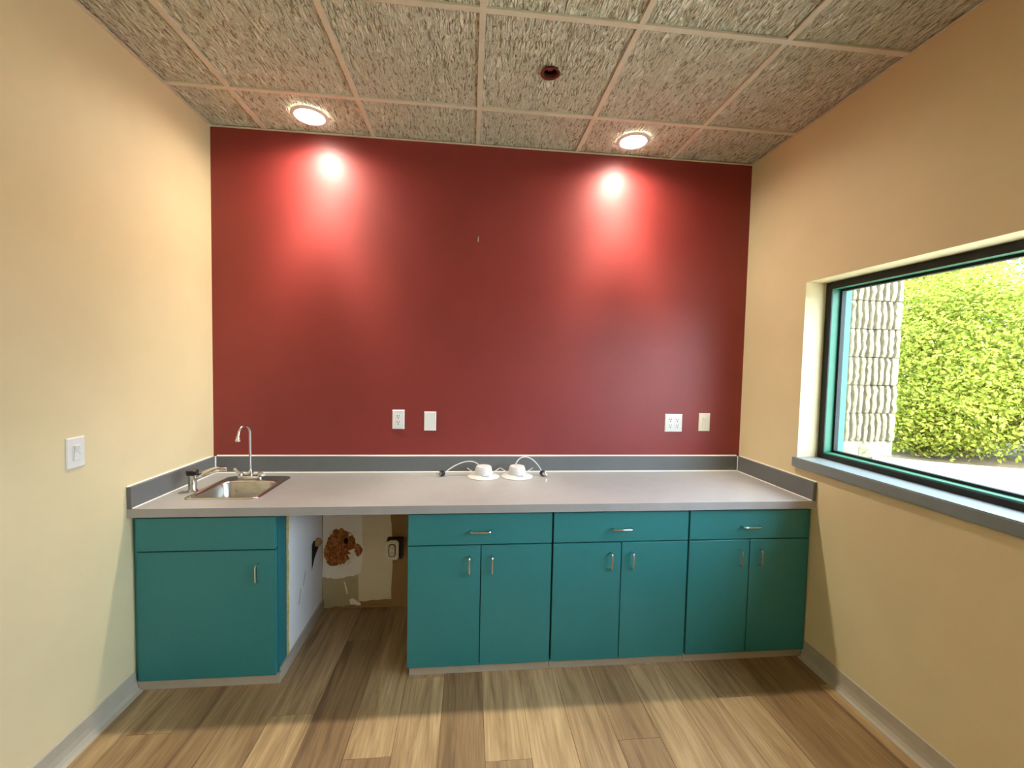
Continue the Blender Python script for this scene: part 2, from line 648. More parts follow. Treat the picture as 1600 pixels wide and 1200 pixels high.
cove('baseboard_left', 0.0, 1, YR, -0.6135, 'beige vinyl cove base under the switch wall')
cove('baseboard_right', W, -1, YR, -0.6135, 'beige vinyl cove base under the window wall')

# ---- window
win = thing('window_1', (W + 0.18, (WY0 + WY1) / 2, WZ0), 'wide green-framed fixed window in the tan side wall', 'window')
win['kind'] = 'structure'
FX0, FX1, FW = W + 0.125, W + 0.24, 0.036
for nm, b in (('frame_jamb', (WY1 - FW, WY1, WZ0, WZ1)), ('frame_jamb', (WY0, WY0 + FW, WZ0, WZ1)),
              ('frame_head', (WY0 + FW, WY1 - FW, WZ1 - FW, WZ1)), ('frame_bottom', (WY0 + FW, WY1 - FW, WZ0, WZ0 + FW))):
    MB().box(FX0, FX1, *b).build(nm, M['green'], win, bevel=0.002, seg=1)
GX = W + 0.182
a0, a1, c0, c1 = WY0 + FW, WY1 - FW, WZ0 + FW, WZ1 - FW
for b in ((a1 - 0.012, a1, c0, c1), (a0, a0 + 0.012, c0, c1), (a0 + 0.012, a1 - 0.012, c1 - 0.012, c1), (a0 + 0.012, a1 - 0.012, c0, c0 + 0.012)):
    MB().box(GX - 0.012, GX + 0.012, *b).build('gasket', M['gasket'], win)
for b in ((WY1 - FW - 0.001, WY1 - 0.0005, WZ0, WZ1), (WY0 + 0.0005, WY0 + FW + 0.001, WZ0, WZ1),
          (WY0 + FW, WY1 - FW, WZ1 - FW - 0.001, WZ1 - 0.0005), (WY0 + FW, WY1 - FW, WZ0 + 0.0005, WZ0 + FW - 0.006)):
    MB().box(FX0 - 0.006, FX0, *b).build('frame_face_shade', M['gasket'], win)  # dark strips painting in the shade on the frame's room-side faces
MB().box(GX - 0.003, GX + 0.003, a0 + 0.004, a1 - 0.004, c0 + 0.004, c1 - 0.004).build('pane', M['glass'], win)
# laminate sill
MB().box(W - 0.022, FX0 + 0.002, WY0 - 0.013, WY1 + 0.014, 0.998, WZ0 + 0.003).build('window_sill', M['sill'], win, bevel=0.004)

# ---- outside: fluted block wing wall, paving, planting
wing = MB().box(W + WT, 4.62, 0.215, 0.40, -0.2, 3.6).build('wall_wing', M['mortar'])
tag(wing, 'pale fluted split-face block wall outside the window', 'wall', kind='structure')
CH = 0.2032
zc = 1.020
RIB = 0.0497


def fluted_block(x0, x1, z0, seed):
    """block whose face is vertical broken ribs with recessed grooves"""
    rnd = random.Random(seed)
    n = max(1, round((x1 - x0) / RIB))
    rw = (x1 - x0) / n
    mb = MB()
    rows = 6
    mb.box(x0, x1, 0.197, 0.216, z0 + 0.002, z0 + CH - 0.002)
    for k in range(n):
        a = x0 + k * rw
        loops = []
        for q in range(rows + 1):
            zz = z0 + 0.003 + (CH - 0.006) * q / rows
            j = [rnd.uniform(-1, 1) for _ in range(6)]
            d = 0.158 + 0.006 * j[0] + (0.007 if q in (0, rows) else 0)
            loops.append([(a + 0.007 + 0.002 * j[1], 0.198, zz), (a + 0.009 + 0.003 * j[1], d + 0.007 + 0.003 * j[2], zz),
                          (a + 0.34 * rw + 0.003 * j[3], d, zz), (a + 0.56 * rw + 0.003 * j[4], d + 0.003 * j[5], zz),
                          (a + rw - 0.014 + 0.003 * j[3], d + 0.008 + 0.003 * j[4], zz), (a + rw - 0.012 + 0.002 * j[2], 0.198, zz)])
        mb.loft(loops)
    return mb.build('block', M['block'], wing)


sd = 0
for r in range(12):
    z0 = zc + r * CH
    if z0 + CH > 3.62:
        break
    x = W + WT
    first = 0.398 if r % 2 else 0.199
    while x < 4.61:
        x2 = min(x + first, 4.62)
        if x2 - x > 0.05:
            fluted_block(x + 0.001, x2 - 0.001, z0, sd)
        sd += 1
        x = x2
        first = 0.398


def rough_block(x0, x1, z0, z1, seed):
    rnd = random.Random(seed)
    nx, nz = 8, 4
    vs, fs = [], []
    for k in range(nz + 1):
        for i in range(nx + 1):
            e = i in (0, nx) or k in (0, nz)
            vs.append((x0 + (x1 - x0) * i / nx, 0.18 + (0.012 if e else rnd.uniform(-0.022, 0.006)), z0 + (z1 - z0) * k / nz))
    for k in range(nz):
        for i in range(nx):
            a = k * (nx + 1) + i
            fs.append((a, a + 1, a + nx + 2, a + nx + 1))
    mb = MB()
    mb.add(vs, fs)
    mb.box(x0, x1, 0.196, 0.216, z0, z1)
    return mb.build('block', M['block'], wing)


for r, (z0, z1) in enumerate(((0.818, 1.017),)):
    x = W + WT
    while x < 4.61:
        x2 = min(x + 0.398, 4.62)
        rough_block(x + 0.001, x2 - 0.001, z0, z1, 90 + sd)
        sd += 1
        x = x2

g = MB()
g.box(W + WT, 60, -40, 40, GZ - 0.6, GZ)
ground = g.build('ground', M['soil'])
tag(ground, 'mulched ground under the shrubs outside', 'ground', kind='structure')
# concrete apron between the facade and the planting, with a raised curb along it
mb = MB()
outl = [(W + WT + 0.002, 0.14), (4.42, 0.14), (4.66, -0.09), (5.10, -0.31), (5.9, -0.62), (7.5, -1.10), (7.5, -12), (W + WT + 0.002, -12)]
mb.loft([[(x_, y_, GZ - 0.002) for x_, y_ in outl], [(x_, y_, GZ + 0.012) for x_, y_ in outl]])
tag(mb.build('paving', M['concrete']), 'pale concrete paving just outside the window', 'paving', kind='structure')
mb = MB()
cl = [(4.40, 0.13), (4.66, -0.09), (5.10, -0.31), (5.9, -0.62), (7.5, -1.10)]
L0, L1 = [], []
for i, (x_, y_) in enumerate(cl):
    a_, b_ = cl[max(0, i - 1)], cl[min(len(cl) - 1, i + 1)]
    dx, dy = b_[0] - a_[0], b_[1] - a_[1]
    l_ = math.hypot(dx, dy)
    nx_, ny_ = -dy / l_, dx / l_
    L0.append((x_, y_)); L1.append((x_ + nx_ * 0.10, y_ + ny_ * 0.10))
mb.loft([[(L0[i][0], L0[i][1], GZ), (L1[i][0], L1[i][1], GZ), (L1[i][0], L1[i][1], GZ + 0.045), (L0[i][0], L0[i][1], GZ + 0.045)] for i in range(len(cl))])
tag(mb.build('curb', M['concrete']), 'pale concrete curb edging the planting bed outside', 'curb', kind='structure')


def shrub(name, label, base, blobs, n, leaf, seed, mat, stems=5):
    """leafy crown made of many single folded leaves in clumps, on branching stems"""
    rnd = random.Random(seed)
    root = thing(name, base, label, 'tree' if 'tree' in name else 'shrub', 'planting outside the window')
    vs, fs = [], []
    tot = sum(b[3] * b[4] * b[5] for b in blobs)
    for (bx, by, bz, rx, ry, rz) in blobs:
        nb = int(n * rx * ry * rz / tot)
        ncl = max(8, nb // 26)
        cs = []
        for _ in range(ncl):
            while True:
                d = Vector((rnd.gauss(0, 1), rnd.gauss(0, 1), rnd.gauss(0, 1)))
                if d.length > 0.1:
                    break
            d.normalize()
            k = rnd.uniform(0.45, 1.0) ** 0.6
            cs.append((Vector((bx + d.x * rx * k, by + d.y * ry * k, bz + d.z * rz * k)), d))
        for _ in range(nb):
            c, d = rnd.choice(cs)
            sp = 0.085
            p = c + Vector((rnd.gauss(0, sp), rnd.gauss(0, sp), rnd.gauss(0, sp * 0.8)))
            if p.z < base[2] + 0.03 or p.x < 3.75:
                continue
            nr = (d * 0.7 + Vector((rnd.gauss(0, .6), rnd.gauss(0, .6), 0.5 + rnd.gauss(0, .6)))).normalized()
            s = nr.cross(Vector((rnd.gauss(0, 1), rnd.gauss(0, 1), rnd.gauss(0, 1)))).normalized()
            t = nr.cross(s)
            L = leaf * rnd.uniform(0.7, 1.35)
            w = L * 0.30
            k = len(vs)
            vs += [p - t * L * 0.5, p + s * w + nr * w * 0.35, p + t * L * 0.5, p - s * w + nr * w * 0.35]
            fs += [(k, k + 1, k + 2), (k, k + 2, k + 3)]
    mb = MB()
    mb.add([tuple(v) for v in vs], fs)
    o_ = origin(root)
    me = bpy.data.meshes.new('foliage')
    me.from_pydata([(v[0] - o_.x, v[1] - o_.y, v[2] - o_.z) for v in mb.v], [], mb.f)
    me.materials.append(mat)
    fo = bpy.data.objects.new('foliage', me)
    COL.objects.link(fo)
    fo.parent = root
    fo['kind'] = 'stuff'
    st = MB()
    b0 = Vector(base)
    for k in range(stems):
        bl = blobs[k % len(blobs)]
        tip = Vector((bl[0] + rnd.uniform(-.6, .6) * bl[3], bl[1] + rnd.uniform(-.6, .6) * bl[4], bl[2] + rnd.uniform(-0.1, .6) * bl[5]))
        f0 = b0 + Vector((rnd.uniform(-.05, .05), rnd.uniform(-.05, .05), -0.02))
        pts = bez(f0, f0 + Vector((0, 0, (tip.z - b0.z) * .45)), tip - Vector((0, 0, (tip.z - b0.z) * .3)), tip, 7)
        st.tube(pts, [0.028 * (1 - 0.75 * i / 7) for i in range(8)], 6)
    st.build('stem', M['bark'], root, smooth=True)
    return root


shrub('leafy_tree', 'tall yellow-green tree right behind the block wall', (6.3, 2.35, GZ),
      [(6.3, 2.2, 2.5, 1.15, 1.15, 1.25), (5.6, 1.55, 1.75, 0.7, 0.7, 0.9)], 60000, 0.036, 1, M['leaf_yellow'], 6)
shrub('rounded_shrub', 'rounded yellow-green shrub filling the middle of the window', (5.75, 0.62, GZ),
      [(5.75, 0.66, 1.64, 0.72, 0.72, 0.76), (5.35, 0.30, 1.28, 0.45, 0.42, 0.42)], 40000, 0.032, 2, M['leaf_yellow'])
shrub('low_shrub', 'low bright shrub at the foot of the block wall corner', (5.10, 0.42, GZ),
      [(5.10, 0.42, 1.12, 0.27, 0.26, 0.26)], 7000, 0.028, 3, M['leaf_yellow'], 4)
shrub('rounded_shrub', 'greener shrub at the edge of the view beside the curb', (6.15, -0.35, GZ),
      [(6.2, -0.2, 1.55, 0.62, 0.6, 0.68)], 20000, 0.033, 5, M['leaf_green'])
shrub('leafy_tree', 'tall green tree in the background of the window', (9.3, 1.7, GZ),
      [(9.4, 1.7, 1.8, 1.1, 1.4, 0.9), (9.8, 4.0, 2.8, 1.2, 1.3, 1.5)], 30000, 0.055, 6, M['leaf_green'], 6)

# ================================================================== cabinets
YF = -0.598      # cabinet case front
YD = -0.618      # door face
ZB = 0.046       # bottom of doors
ZT = 0.812       # underside of the counter


def pull(parent, x_, z_, horizontal, yf=YD):
    """bent wire pull"""
    h = 0.048 if horizontal else 0.041
    s = 0.026
    pts = []
    for k in range(5):
        a = math.radians(90 * k / 4)
        pts.append((-h + 0.010 - 0.010 * math.cos(a) , -(s - 0.010) - 0.010 * math.sin(a)))
    pts = [(-h, 0.0015)] + pts + [(-p[0], p[1]) for p in pts[::-1]] + [(h, 0.0015)]
    path = [(x_ + a, yf + b, z_) if horizontal else (x_, yf + b, z_ + a) for a, b in pts]
    return MB().tube(path, 0.0045, 8).build('handle', M['chrome'], parent, smooth=True)


def base_cabinet(label, x0, x1, group):
    """three-panel base unit: one drawer above a pair of doors"""
    c = thing('base_cabinet', ((x0 + x1) / 2, (YF + 0) / 2, 0), label, 'cabinet', group)
    b = MB()
    b.box(x0 + 0.002, x0 + 0.020, YF, -0.004, ZB, ZT - 0.002)
    b.box(x1 - 0.020, x1 - 0.002, YF, -0.004, ZB, ZT - 0.002)
    b.box(x0 + 0.020, x1 - 0.020, YF, -0.004, ZB, ZB + 0.018)
    b.box(x0 + 0.020, x1 - 0.020, YF, YF + 0.018, ZB + 0.018, ZT - 0.002)
    b.build('body', M['case_dark'], c)
    zs = 0.647
    d = MB().box(x0 + 0.003, x1 - 0.003, YD, YF, zs + 0.003, ZT - 0.012).build('drawer_front', M['teal'], c, bevel=0.0012, seg=1)
    xm = (x0 + x1) / 2
    pull(d, xm - 0.003, 0.718, True)
    for sx, (a, b_) in ((-1, (x0 + 0.003, xm - 0.002)), (1, (xm + 0.002, x1 - 0.003))):
        dr = MB().box(a, b_, YD, YF, ZB, zs - 0.003).build('door', M['teal'], c, bevel=0.0012, seg=1)
        pull(dr, xm + sx * 0.055, 0.553, False)
    k = MB()
    k.box(x0 + (0.012 if x0 < 1.3 else 0.0), x1, YF - 0.004, YF + 0.010, 0.0, ZB - 0.001)
    k.build('toe_kick', M['base'], c)
    return c


cg = 'teal base cabinets under the counter'
base_cabinet('teal drawer and two-door base cabinet next to the open knee space', 1.209, 1.909, cg)
base_cabinet('middle teal drawer and two-door base cabinet of the row of three', 1.912, 2.612, cg)
base_cabinet('teal drawer and two-door base cabinet against the window wall', 2.615, W - 0.004, cg)

# sink cabinet
X1 = 0.615
sc = thing('sink_cabinet', (0.31, -0.30, 0), 'teal sink base cabinet with one wide door and white bare side', 'cabinet', cg)
b = MB()
b.box(0.002, 0.020, YF, -0.004, ZB, ZT - 0.002)
b.box(X1 - 0.020, X1 - 0.002, YF + 0.1, -0.004, ZB, ZT - 0.002)
b.box(0.020, X1 - 0.020, YF, -0.004, ZB, ZB + 0.018)
b.box(0.020, X1 - 0.020, YF, YF + 0.006, ZB + 0.018, ZT - 0.002)
b.build('body', M['case_dark'], sc)
MB().box(0.002, 0.016, YF - 0.010, YF, ZB, ZT - 0.004).build('filler_strip', M['teal'], sc)
MB().box(0.018, X1 - 0.004, YD - 0.004, YF, 0.650, ZT - 0.012).build('drawer_front', M['teal'], sc, bevel=0.0012, seg=1)
dr = MB().box(0.018, X1 - 0.004, YD, YF, ZB, 0.643).build('door', M['teal'], sc, bevel=0.0012, seg=1)
pull(dr, 0.536, 0.541, False)
MB().box(X1 - 0.018, X1 + 0.0005, YF, -0.508, ZB, ZT - 0.002).build('side_stile', M['teal_edge'], sc)
MB().box(X1 - 0.002, X1 + 0.0015, -0.500, -0.003, 0.058, ZT - 0.002).build('side_panel', M['white_panel'], sc)
# old glue line where a panel was pulled off
rnd = random.Random(3)
lp = []
n_ = 26
left, right = [], []
for i in range(n_ + 1):
    z = 0.05 + (ZT - 0.053) * i / n_
    w_ = 0.010 + 0.007 * rnd.random() + 0.004 * math.sin(i * 0.9)
    left.append((-0.509 + rnd.uniform(-0.001, 0.001), z)); right.append((-0.509 + w_ + 0.006, z))
mb = MB()
mb.loft([[(X1 + 0.0002, left[i][0], left[i][1]), (X1 + 0.0035, left[i][0], left[i][1]), (X1 + 0.0035, right[i][0], right[i][1]), (X1 + 0.0002, right[i][0], right[i][1])] for i in range(n_ + 1)])
mb.build('glue_strip', M['glue'], sc)
# hole in the bare side panel with a wood scrap poking out, plus two scuffs
mb = MB()
hp = [(-0.176, 0.505), (-0.150, 0.520), (-0.110, 0.500), (-0.075, 0.478), (-0.070, 0.448), (-0.108, 0.430), (-0.140, 0.408), (-0.176, 0.362)]
mb.loft([[(X1 + 0.0012, y_, z_ - 0.03) for y_, z_ in hp], [(X1 + 0.0026, y_, z_ - 0.03) for y_, z_ in hp]])
mb.build('panel_hole', M['hole'], sc)
mb = MB()
mb.tube([(X1 + 0.001, -0.105, 0.462), (X1 + 0.016, -0.108, 0.460), (X1 + 0.026, -0.112, 0.455)], [0.026, 0.024, 0.017], 9)
mb.build('wood_scrap', M['wood'], sc)
for y0, z0, y1, z1 in ((-0.305, 0.305, -0.272, 0.372), (-0.365, 0.235, -0.340, 0.310)):
    MB().loft([[(X1 + 0.001, y0, z0), (X1 + 0.0022, y0 + 0.004, z0), (X1 + 0.001, y0 + 0.008, z0)], [(X1 + 0.001, y1, z1), (X1 + 0.0022, y1 + 0.003, z1), (X1 + 0.001, y1 + 0.005, z1)]]).build('scuff', M['slot'], sc)
k = MB()
k.box(0.002, X1 + 0.010, YF - 0.012, YF + 0.006, 0.0, ZB - 0.001)
k.box(X1 + 0.001, X1 + 0.012, YF + 0.006, -0.002, 0.0, 0.062)
k.box(0.40, X1 + 0.001, YF + 0.006, YF + 0.02, 0.0, ZB - 0.001)
k.build('toe_kick', M['base'], sc, bevel=0.001, seg=1)

# ================================================================== countertop
SX0, SX1, SY0, SY1 = 0.162, 0.470, -0.500, -0.140      # cut-out for the sink
ct = thing('countertop', (W / 2, -DC / 2, ZT), 'long grey laminate countertop with backsplash, spanning wall to wall', 'countertop')
b = MB()
e = 0.001
b.box(e, SX0, -DC, -e, ZT, HC)
b.box(SX1, W - e, -DC, -e, ZT, HC)
b.box(SX0, SX1, -DC, SY0, ZT, HC)
b.box(SX0, SX1, SY1, -e, ZT, HC)
b.build('worktop', M['laminate'], ct)
MB().box(0.020, W - 0.020, -0.020, -e, HC, HB).build('backsplash', M['splash'], ct, bevel=0.0015, seg=1)
MB().box(e, 0.020, -DC, -e, HC, HB).build('side_splash', M['splash'], ct, bevel=0.0015, seg=1)
MB().box(W - 0.020, W - e, -DC, -e, HC, HB).build('side_splash', M['splash'], ct, bevel=0.0015, seg=1)
q = 0.004


def bead(p0, p1, r):
    return MB().tube([p0, p1], r, 8).build('caulk', M['caulk'], ct, smooth=True)


bead((0.021, -0.003, HB + 0.001), (W - 0.021, -0.003, HB + 0.001), 0.0052)       # along the wall
bead((0.021, -0.021, HC + 0.001), (W - 0.021, -0.021, HC + 0.001), 0.0042)       # worktop to backsplash
bead((0.021, -0.030, HC + 0.001), (0.021, -DC + 0.004, HC + 0.001), 0.0032)
bead((W - 0.021, -0.030, HC + 0.001), (W - 0.021, -DC + 0.004, HC + 0.001), 0.0032)
bead((0.003, -0.022, HB + 0.001), (0.003, -DC, HB + 0.001), 0.0042)
bead((W - 0.003, -0.022, HB + 0.001), (W - 0.003, -DC, HB + 0.001), 0.0042)
bead((0.021, -0.021, HC + 0.004), (0.021, -0.021, HB), 0.0044)
bead((W - 0.021, -0.021, HC + 0.004), (W - 0.021, -0.021, HB), 0.0030)

# ---- sink
sk = thing('bar_sink', (0.305, -0.32, HC), 'small square stainless steel drop-in bar sink', 'sink')
ox0, ox1, oy0, oy1 = 0.146, 0.488, -0.522, -0.112
bx0, bx1, by0, by1 = 0.176, 0.456, -0.494, -0.212
mb = MB()
Z0 = HC + 0.0006
mb.loft([rrect(ox0, ox1, oy0, oy1, 0.035, Z0), rrect(ox0 + 0.002, ox1 - 0.002, oy0 + 0.002, oy1 - 0.002, 0.034, Z0 + 0.0045),
         rrect(ox0 + 0.010, ox1 - 0.010, oy0 + 0.010, oy1 - 0.010, 0.030, Z0 + 0.0060),
         rrect(bx0 - 0.012, bx1 + 0.012, by0 - 0.012, by1 + 0.012, 0.060, Z0 + 0.0030),
         rrect(bx0 - 0.004, bx1 + 0.004, by0 - 0.004, by1 + 0.004, 0.056, Z0 + 0.0015),
         rrect(bx0, bx1, by0, by1, 0.054, Z0 - 0.006),
         rrect(bx0 + 0.006, bx1 - 0.006, by0 + 0.006, by1 - 0.006, 0.052, HC - 0.11),
         rrect(bx0 + 0.016, bx1 - 0.016, by0 + 0.016, by1 - 0.016, 0.048, HC - 0.138),
         rrect(bx0 + 0.045, bx1 - 0.045, by0 + 0.045, by1 - 0.045, 0.036, HC - 0.150),
         rrect(0.27, 0.344, -0.39, -0.316, 0.036, HC - 0.153)], False, True)
mb.build('basin', M['steel'], sk, smooth=True, angle=60)
MB().lathe([(0.036, 0), (0.036, 0.003), (0.030, 0.004), (0.024, 0.001)], (0.307, -0.353, HC - 0.153), n=24).build('drain', M['chrome'], sk, smooth=True)

# ---- gooseneck faucet
fx, fy = 0.281, -0.158
ZS = Z0 + 0.006
fa = thing('gooseneck_faucet', (fx, fy, ZS), 'tall thin chrome gooseneck faucet with two wing handles on the sink', 'faucet')
mb = MB()
mb.loft([rrect(fx - 0.066, fx + 0.066, fy - 0.022, fy + 0.022, 0.021, ZS - 0.0005), rrect(fx - 0.066, fx + 0.066, fy - 0.022, fy + 0.022, 0.021, ZS + 0.008),
         rrect(fx - 0.061, fx + 0.061, fy - 0.018, fy + 0.018, 0.017, ZS + 0.014)])
mb.build('base_plate', M['chrome'], fa, smooth=True)
mb = MB()
mb.lathe([(0.017, 0.012), (0.016, 0.030), (0.011, 0.036), (0.009, 0.048)], (fx, fy, ZS), n=20)
mb.build('collar', M['chrome'], fa, smooth=True)
px_, py_ = -0.018, -0.084          # towards the spout tip
R_ = math.hypot(px_, py_) / 2
dx, dy = px_ / (2 * R_), py_ / (2 * R_)
zt = 1.112
path = [(fx, fy, ZS + 0.03), (fx, fy, 0.98), (fx, fy, zt)]
for k in range(1, 15):
    a = math.radians(180 * k / 14)
    d = R_ * (1 - math.cos(a))
    path.append((fx + dx * d, fy + dy * d, zt + R_ * math.sin(a)))
path.append((fx + px_ - 0.002, fy + py_ - 0.004, zt - 0.010))
MB().tube(path, 0.0062, 12).build('spout', M['chrome'], fa, smooth=True)
tx, ty = fx + px_ - 0.002, fy + py_ - 0.004
MB().lathe([(0.0066, 0.0), (0.0085, -0.004), (0.0085, -0.014), (0.0115, -0.018), (0.0115, -0.028)], (tx, ty, zt - 0.006), n=18).build('aerator', M['offwhite_metal'], fa, smooth=True)
for sx in (-1, 1):
    hx = fx + sx * 0.050
    mb = MB()
    mb.lathe([(0.013, 0.013), (0.012, 0.024), (0.009, 0.030)], (hx, fy, ZS), n=16)
    hv = mb.build('valve', M['chrome'], fa, smooth=True)
    if sx < 0:
        pts = [(hx + 0.006, fy - 0.004, ZS + 0.026), (hx - 0.014, fy - 0.008, ZS + 0.036), (hx - 0.030, fy - 0.010, ZS + 0.056)]
    else:
        pts = [(hx - 0.006, fy, ZS + 0.028), (hx + 0.014, fy - 0.014, ZS + 0.028), (hx + 0.032, fy - 0.030, ZS + 0.024)]
    MB().tube(pts, [0.009, 0.012, 0.013], 10, flat=(1.0, 0.6)).build('lever', M['offwhite_metal'], hv, smooth=True)

# ---- small dispenser tap beside the sink
dxp, dyp = 0.116, -0.385
dt = thing('dispenser_tap', (dxp, dyp, HC), 'short chrome dispenser tap with black cap beside the sink', 'tap')
MB().lathe([(0.024, 0.0002), (0.024, 0.004), (0.021, 0.008), (0.0185, 0.012), (0.0185, 0.080), (0.0195, 0.084)], (dxp, dyp, HC), n=24).build('body', M['chrome'], dt, smooth=True)
MB().lathe([(0.0235, 0.084), (0.026, 0.090), (0.027, 0.107), (0.024, 0.110)], (dxp, dyp, HC), n=24).build('cap', M['black'], dt, smooth=True)
pts = bez((dxp + 0.012, dyp + 0.006, HC + 0.066), (dxp + 0.05, dyp + 0.02, HC + 0.088), (dxp + 0.085, dyp + 0.035, HC + 0.112), (dxp + 0.135, dyp + 0.050, HC + 0.100), 12)
MB().tube(pts, [0.015 + 0.004 * math.sin(math.pi * i / 12) for i in range(13)], 12, flat=(1.0, 0.75)).build('spout', M['chrome'], dt, smooth=True)


# ---- two LED trims lying on the counter
def led_trim(label, cx_, cy_, cord, plug, pdir):
    t = thing('recessed_light_trim', (cx_, cy_, HC), label, 'light fixture', 'removed light trims on the counter')
    MB().lathe([(0.094, 0.0006), (0.095, 0.003), (0.090, 0.006), (0.070, 0.010), (0.060, 0.016)], (cx_, cy_, HC), n=40).build('flange', M['trim_white'], t, smooth=True)
    MB().lathe([(0.056, 0.012), (0.055, 0.020), (0.046, 0.058), (0.043, 0.063), (0.030, 0.064)], (cx_, cy_, HC), n=32).build('housing', M['trim_white'], t, smooth=True)
    MB().box(cx_ - 0.010, cx_ + 0.030, cy_ - 0.064, cy_ - 0.050, HC + 0.010, HC + 0.023).build('clip_block', M['trim_white'], t, bevel=0.002)
    for sx in (-1, 1):
        MB().tube([(cx_ + sx * 0.050, cy_ + 0.01, HC + 0.020), (cx_ + sx * 0.075, cy_ + 0.014, HC + 0.032), (cx_ + sx * 0.098, cy_ + 0.02, HC + 0.046)], 0.0026, 6).build('spring_clip', M['trim_white'], t, smooth=True)
    c = MB().tube(cord, 0.0034, 8).build('cord', M['trim_white'], t, smooth=True)
    pv = Vector(plug)
    d = Vector(pdir).normalized()
    pl = MB()
    pl.tube([pv + d * -0.004, pv + d * 0.016], [0.0155, 0.0165], 16)
    po = pl.build('socket_plug', M['black'], t, smooth=True)
    s = MB()
    s.tube([pv + d * (0.016 + 0.003 * i) for i in range(8)] + [pv + d * 0.046], [0.0125 if i % 2 else 0.0112 for i in range(8)] + [0.006], 14)
    s.build('screw_shell', M['chrome'], po, smooth=True)
    return t


led_trim('white light trim on the counter, cord and plug trailing towards the sink', 1.583, -0.128,
         bez((1.558, -0.120, HC + 0.062), (1.520, -0.105, HC + 0.110), (1.43, -0.085, HC + 0.080), (1.352, -0.106, HC + 0.018), 16),
         (1.343, -0.112, HC + 0.0175), (-0.75, -0.65, 0.0))
led_trim('white light trim on the counter, cord arching towards the window', 1.784, -0.128,
         bez((1.772, -0.122, HC + 0.062), (1.80, -0.112, HC + 0.150), (1.89, -0.108, HC + 0.120), (1.936, -0.118, HC + 0.026), 16),
         (1.938, -0.118, HC + 0.0175), (0.45, -0.9, 0.0))


# ================================================================== wall plates
def plate(name, label, cat, x0, x1, z0, z1, mat, inserts, group='wall plates above the counter'):
    cx_, cz = (x0 + x1) / 2, (z0 + z1) / 2
    t = thing(name, (cx_, 0.0, z0), label, cat, group)
    mb = MB()
    P = lambda d, y: [(x0 + d, y, z0 + d), (x1 - d, y, z0 + d), (x1 - d, y, z1 - d), (x0 + d, y, z1 - d)]
    mb.loft([P(0, -0.0005), P(0.0005, -0.003), P(0.004, -0.0065)])
    mb.build('plate', mat, t)
    for kind, ix in inserts:
        if kind == 'outlet':
            fr = MB().box(ix - 0.0165, ix + 0.0165, -0.0085, -0.006, cz - 0.0335, cz + 0.0335).build('receptacle', mat, t, bevel=0.001, seg=1)
            for dz in (-0.019, 0.019):
                s = MB()
                s.box(ix - 0.0078, ix - 0.0048, -0.0092, -0.008, cz + dz, cz + dz + 0.009)
                s.box(ix + 0.0048, ix + 0.0078, -0.0092, -0.008, cz + dz + 0.001, cz + dz + 0.009)
                s.lathe([(0.0034, -0.0092), (0.0034, -0.008)], (ix, 0, cz + dz - 0.008), 'Y', 10)
                s.build('socket_slots', M['slot'], fr)
        elif kind == 'rocker':
            MB().box(ix - 0.0168, ix + 0.0168, -0.0078, -0.006, cz - 0.034, cz + 0.034).build('rocker_frame', mat, t, bevel=0.001, seg=1)
            mb = MB()
            mb.loft([[(ix - 0.0145, -0.0075, z), (ix + 0.0145, -0.0075, z), (ix + 0.0145, y, z), (ix - 0.0145, y, z)] for z, y in ((cz - 0.031, -0.0088), (cz, -0.0095), (cz + 0.031, -0.0125))])
            mb.build('rocker', mat, t)
        elif kind == 'screw':
            for dz in (-0.03, 0.03):
                MB().lathe([(0.0028, -0.0075), (0.0028, -0.006)], (ix, 0, cz + dz), 'Y', 10).build('screw', mat, t)
    return t


plate('wall_outlet', 'white duplex outlet on the maroon wall, next to the blank plate', 'outlet', 1.026, 1.099, 1.113, 1.231, M['white'], [('outlet', 1.0625)])
plate('blank_plate', 'blank white cover plate on the maroon wall', 'wall plate', 1.217, 1.290, 1.104, 1.222, M['white'], [('screw', 1.2535)])
plate('double_outlet', 'white double-gang outlet with four sockets on the maroon wall', 'outlet', 2.760, 2.877, 1.106, 1.222, M['white'], [('outlet', 2.795), ('outlet', 2.842)])
plate('wall_switch', 'ivory switch plate near the window-side corner of the maroon wall', 'switch', 2.992, 3.068, 1.112, 1.229, M['ivory'], [('rocker', 3.030)])

# light switch on the left wall
y0, y1, z0, z1 = -0.919, -0.842, 1.093, 1.211
ls = thing('light_switch', (0.0, (y0 + y1) / 2, z0), 'white slide dimmer switch on the tan wall', 'switch')
P = lambda d, x_: [(x_, y0 + d, z0 + d), (x_, y1 - d, z0 + d), (x_, y1 - d, z1 - d), (x_, y0 + d, z1 - d)]
MB().loft([P(0, 0.0005), P(0.0005, 0.003), P(0.004, 0.0065)]).build('plate', M['white'], ls)
cy_, cz = (y0 + y1) / 2, (z0 + z1) / 2
MB().box(0.006, 0.0085, cy_ - 0.0165, cy_ + 0.0165, cz - 0.030, cz + 0.030).build('rocker_frame', M['white'], ls, bevel=0.001, seg=1)
MB().loft([[(0.008, cy_ - 0.013, z), (0.008, cy_ + 0.007, z), (x_, cy_ + 0.007, z), (x_, cy_ - 0.013, z)] for z, x_ in ((cz - 0.027, 0.0105), (cz, 0.0105), (cz + 0.027, 0.0155))]).build('rocker', M['white'], ls)
MB().box(0.008, 0.0125, cy_ + 0.0095, cy_ + 0.0135, cz - 0.008, cz + 0.004).build('slider', M['white'], ls)

